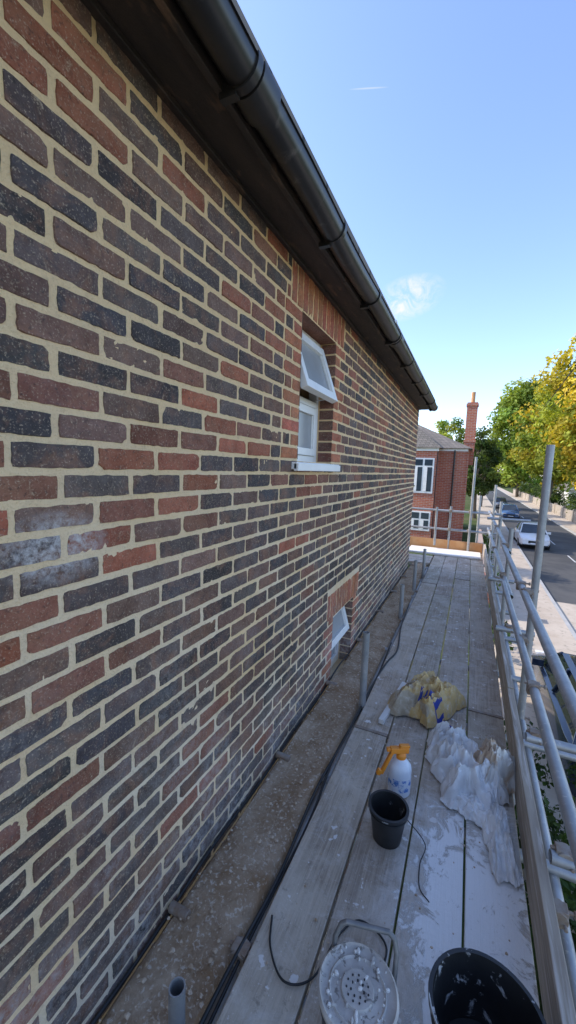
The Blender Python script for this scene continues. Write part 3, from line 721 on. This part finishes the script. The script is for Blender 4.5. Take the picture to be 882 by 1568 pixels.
# ---------------- cars
TYRE=nmat("tyre",(.02,.02,.02),(.03,.03,.03),9,.8,.1); CG=glass("car_glass",(.02,.025,.03))
LAMP=glass("headlamp",(.5,.5,.52)); HUB=nmat("alloy",(.4,.4,.42),(.3,.3,.32),9,.35,0,metal=.8); TAIL=nmat("tail_lamp",(.4,.02,.02),(.3,.02,.02),9,.3,0)
def car(name,x,y,rot,paint):
    e=empty(name); M=Matrix.Translation((x,y,G))@Matrix.Rotation(rot,4,'Z')
    W=.88
    st=[(-2.08,.42,.78,.70),(-2.0,.28,.92,.82),(-1.6,.24,.96,W),(-.9,.22,.95,W),(0,.22,.93,W),(.8,.22,.92,W),(1.35,.24,.84,W),(1.85,.27,.72,.82),(2.05,.32,.62,.70)]
    vs=[];fs=[]
    for yy,zl,zb,hw in st:
        for px,pz in ((-hw*.9,zl),(-hw,zl+.12),(-hw,(zl+zb)/2+.05),(-hw*.95,zb-.03),(-hw*.8,zb+.015),(0,zb+.045),(hw*.8,zb+.015),(hw*.95,zb-.03),(hw,(zl+zb)/2+.05),(hw,zl+.12),(hw*.9,zl)):
            vs.append(M@Vector((px,yy,pz)))
    n=11
    for i in range(len(st)-1):
        for j in range(n): j2=(j+1)%n; fs.append((i*n+j,i*n+j2,(i+1)*n+j2,(i+1)*n+j))
    fs+= [tuple(range(n)),tuple((len(st)-1)*n+j for j in range(n))]
    b=MB(); b.add(vs,fs,0)
    bot=[(-.76,-1.85,.94),(.76,-1.85,.94),(.76,.95,.93),(-.76,.95,.93)]; top=[(-.58,-1.45,1.42),(.58,-1.45,1.42),(.58,.18,1.45),(-.58,.18,1.45)]
    b.add([M@Vector(p) for p in bot+top],[(0,1,5,4),(1,2,6,5),(2,3,7,6),(3,0,4,7)],1)
    rt=[(-.60,-1.52,1.415),(.60,-1.52,1.415),(.60,.24,1.44),(-.60,.24,1.44),(-.52,-1.35,1.475),(.52,-1.35,1.475),(.52,.08,1.49),(-.52,.08,1.49)]
    b.add([M@Vector(p) for p in rt],[(0,1,5,4),(1,2,6,5),(2,3,7,6),(3,0,4,7),(4,5,6,7),(0,3,2,1)],0)
    for s in (-1,1):
        for p,q in (((.765*s,.97,.93),(.59*s,.2,1.44)),((.765*s,-1.87,.94),(.59*s,-1.48,1.42)),((.775*s,-.35,.94),(.605*s,-.45,1.43))):
            b.tube(M@Vector(p),M@Vector(q),.032,0,seg=8,hollow=False)
        b.box(min(.78*s,.98*s),max(.78*s,.98*s),.62,.78,.93,1.06,0,M=M)
        b.box(min(.42*s,.72*s),max(.42*s,.72*s),1.92,2.045,.56,.70,2,M=M); b.box(min(.5*s,.75*s),max(.5*s,.75*s),-2.09,-2.0,.62,.80,5,M=M)
        for yy in (1.28,-1.32):
            Mw=M@Matrix.Translation((s*.80,yy,.31))@Matrix.Rotation(math.pi/2,4,'Y')
            b.lathe([(0,-.10),(.29,-.10),(.315,-.07),(.315,.07),(.29,.10),(.2,.10)],Mw,3,seg=24)
            b.lathe([(0,s*.095),(.06,s*.105),(.2,s*.102)],Mw,4,seg=10)
    b.box(-.38,.38,2.0,2.065,.42,.58,3,M=M); b.box(-.26,.26,2.062,2.072,.36,.45,2,M=M); b.box(-.7,.7,1.95,2.07,.28,.34,3,M=M)
    b.build("body",[paint,CG,LAMP,TYRE,HUB,TAIL],True,e,32,bevel=.01)
def paint(name,c):
    m=nmat(name,c,tuple(i*.9 for i in c),3,.25,0); m.node_tree.nodes["Principled BSDF"].inputs['Coat Weight'].default_value=.6; return m
car("parked_car",3.95,30.8,math.pi,paint("white_paint",(.75,.75,.75)))
car("parked_car",4.0,49,math.pi,paint("blue_paint",(.04,.10,.22)))
car("parked_car",2.35,8.2,0,paint("navy_paint",(.02,.035,.07)))
car("parked_car",3.95,63,math.pi,paint("grey_paint",(.12,.12,.13)))
m=MB(); m.tube((8.8,96,G),(8.8,96,12),.15,seg=10,hollow=False,r2=.1); m.box(8.1,9.5,95.95,96.05,11.4,11.52); m.build("telegraph_pole",[BARK])
m=MB()
for dx,dz in ((0,0),(.5,.0),(.25,.5)):
    a=Vector((3.2+dx*1.2,14,6.2+dz)); b=Vector((8.5+dx,96,11.5)); P=[]
    for k in range(25):
        t=k/24; p=a.lerp(b,t); p.z-=1.2*4*t*(1-t)*.6; P.append(p)
    m.path(P,.016,seg=5)
m.build("overhead_wires",[CABLE])

# ================================================================= LIGHT, SKY
sd=Vector((-.85,-.14,.68)).normalized()
el=math.asin(sd.z); az=math.atan2(sd.x,sd.y)
w=bpy.data.worlds.new("World"); scn.world=w; w.use_nodes=True; nt=w.node_tree; nt.nodes.clear()
out=N(nt,'ShaderNodeOutputWorld'); bg=N(nt,'ShaderNodeBackground'); bg.inputs[1].default_value=.15
sky=N(nt,'ShaderNodeTexSky',sky_type='NISHITA'); sky.sun_disc=False; sky.sun_elevation=el; sky.sun_rotation=az
sky.air_density=1.0; sky.dust_density=.8; sky.ozone_density=1.2
tc=N(nt,'ShaderNodeTexCoord').outputs['Generated']
def dot(v): 
    n=N(nt,'ShaderNodeVectorMath',operation='DOT_PRODUCT'); L(nt,tc,n.inputs[0]); n.inputs[1].default_value=v; return n.outputs['Value']
def blob(d,t,wt,wn):
    d=Vector(d).normalized(); t=Vector(t); t=(t-d*t.dot(d)).normalized(); n=d.cross(t)
    a=mth(nt,'DIVIDE',dot(t),wt); b=mth(nt,'DIVIDE',dot(n),wn)
    q=mth(nt,'ADD',mth(nt,'MULTIPLY',a,a),mth(nt,'MULTIPLY',b,b)); k=mth(nt,'SUBTRACT',1.0,q,True)
    return mth(nt,'MULTIPLY',k,mth(nt,'GREATER_THAN',dot(d),0))
ns=noise_n(nt,tc,22,8,.7,.9)
cl=mth(nt,'MULTIPLY',blob((-.160,.913,.372),(.9,.2,.25),.085,.045),ramp(nt,ns,.40,.72))
ct=mth(nt,'MULTIPLY',blob((-.213,.729,.652),(.9,.25,-.05),.036,.0014),.35)
f=mth(nt,'ADD',mth(nt,'MULTIPLY',cl,1.4),ct,True)
skyc=mix(nt,1.0,sky.outputs[0],(2.32,2.36,2.66),'MULTIPLY')
col=mix(nt,f,skyc,(7.0,6.9,6.9)); L(nt,col,bg.inputs[0]); L(nt,bg.outputs[0],out.inputs[0])
sl=bpy.data.lights.new("sun",'SUN'); sl.energy=5.0; sl.angle=math.radians(.5); sl.color=(1,.92,.80)
so=bpy.data.objects.new("sun",sl); scn.collection.objects.link(so); so.rotation_euler=sd.to_track_quat('Z','Y').to_euler()

# ================================================================= CAMERA
f_=600;ptc=math.radians(6.45);yw=math.radians(24.86);ro=math.radians(2)
fw=Vector((-math.sin(yw)*math.cos(ptc),math.cos(yw)*math.cos(ptc),-math.sin(ptc)))
Rw=Vector((math.cos(yw),math.sin(yw),0)); Dw=fw.cross(Rw).normalized()
if Dw.z>0: Dw=-Dw
ex=Rw*math.cos(ro)-Dw*math.sin(ro); ey=-(Rw*math.sin(ro)+Dw*math.cos(ro))
cd=bpy.data.cameras.new("camera"); co=bpy.data.objects.new("camera",cd); scn.collection.objects.link(co)
co.matrix_world=Matrix(((ex.x,ey.x,-fw.x,0),(ex.y,ey.y,-fw.y,0),(ex.z,ey.z,-fw.z,1.65),(0,0,0,1)))
cd.sensor_fit='VERTICAL'; cd.sensor_height=36; cd.lens=36*f_/1568; cd.clip_start=.05; cd.clip_end=1500
scn.camera=co
scn.view_settings.view_transform='Standard'; scn.view_settings.look='None'; scn.view_settings.exposure=0
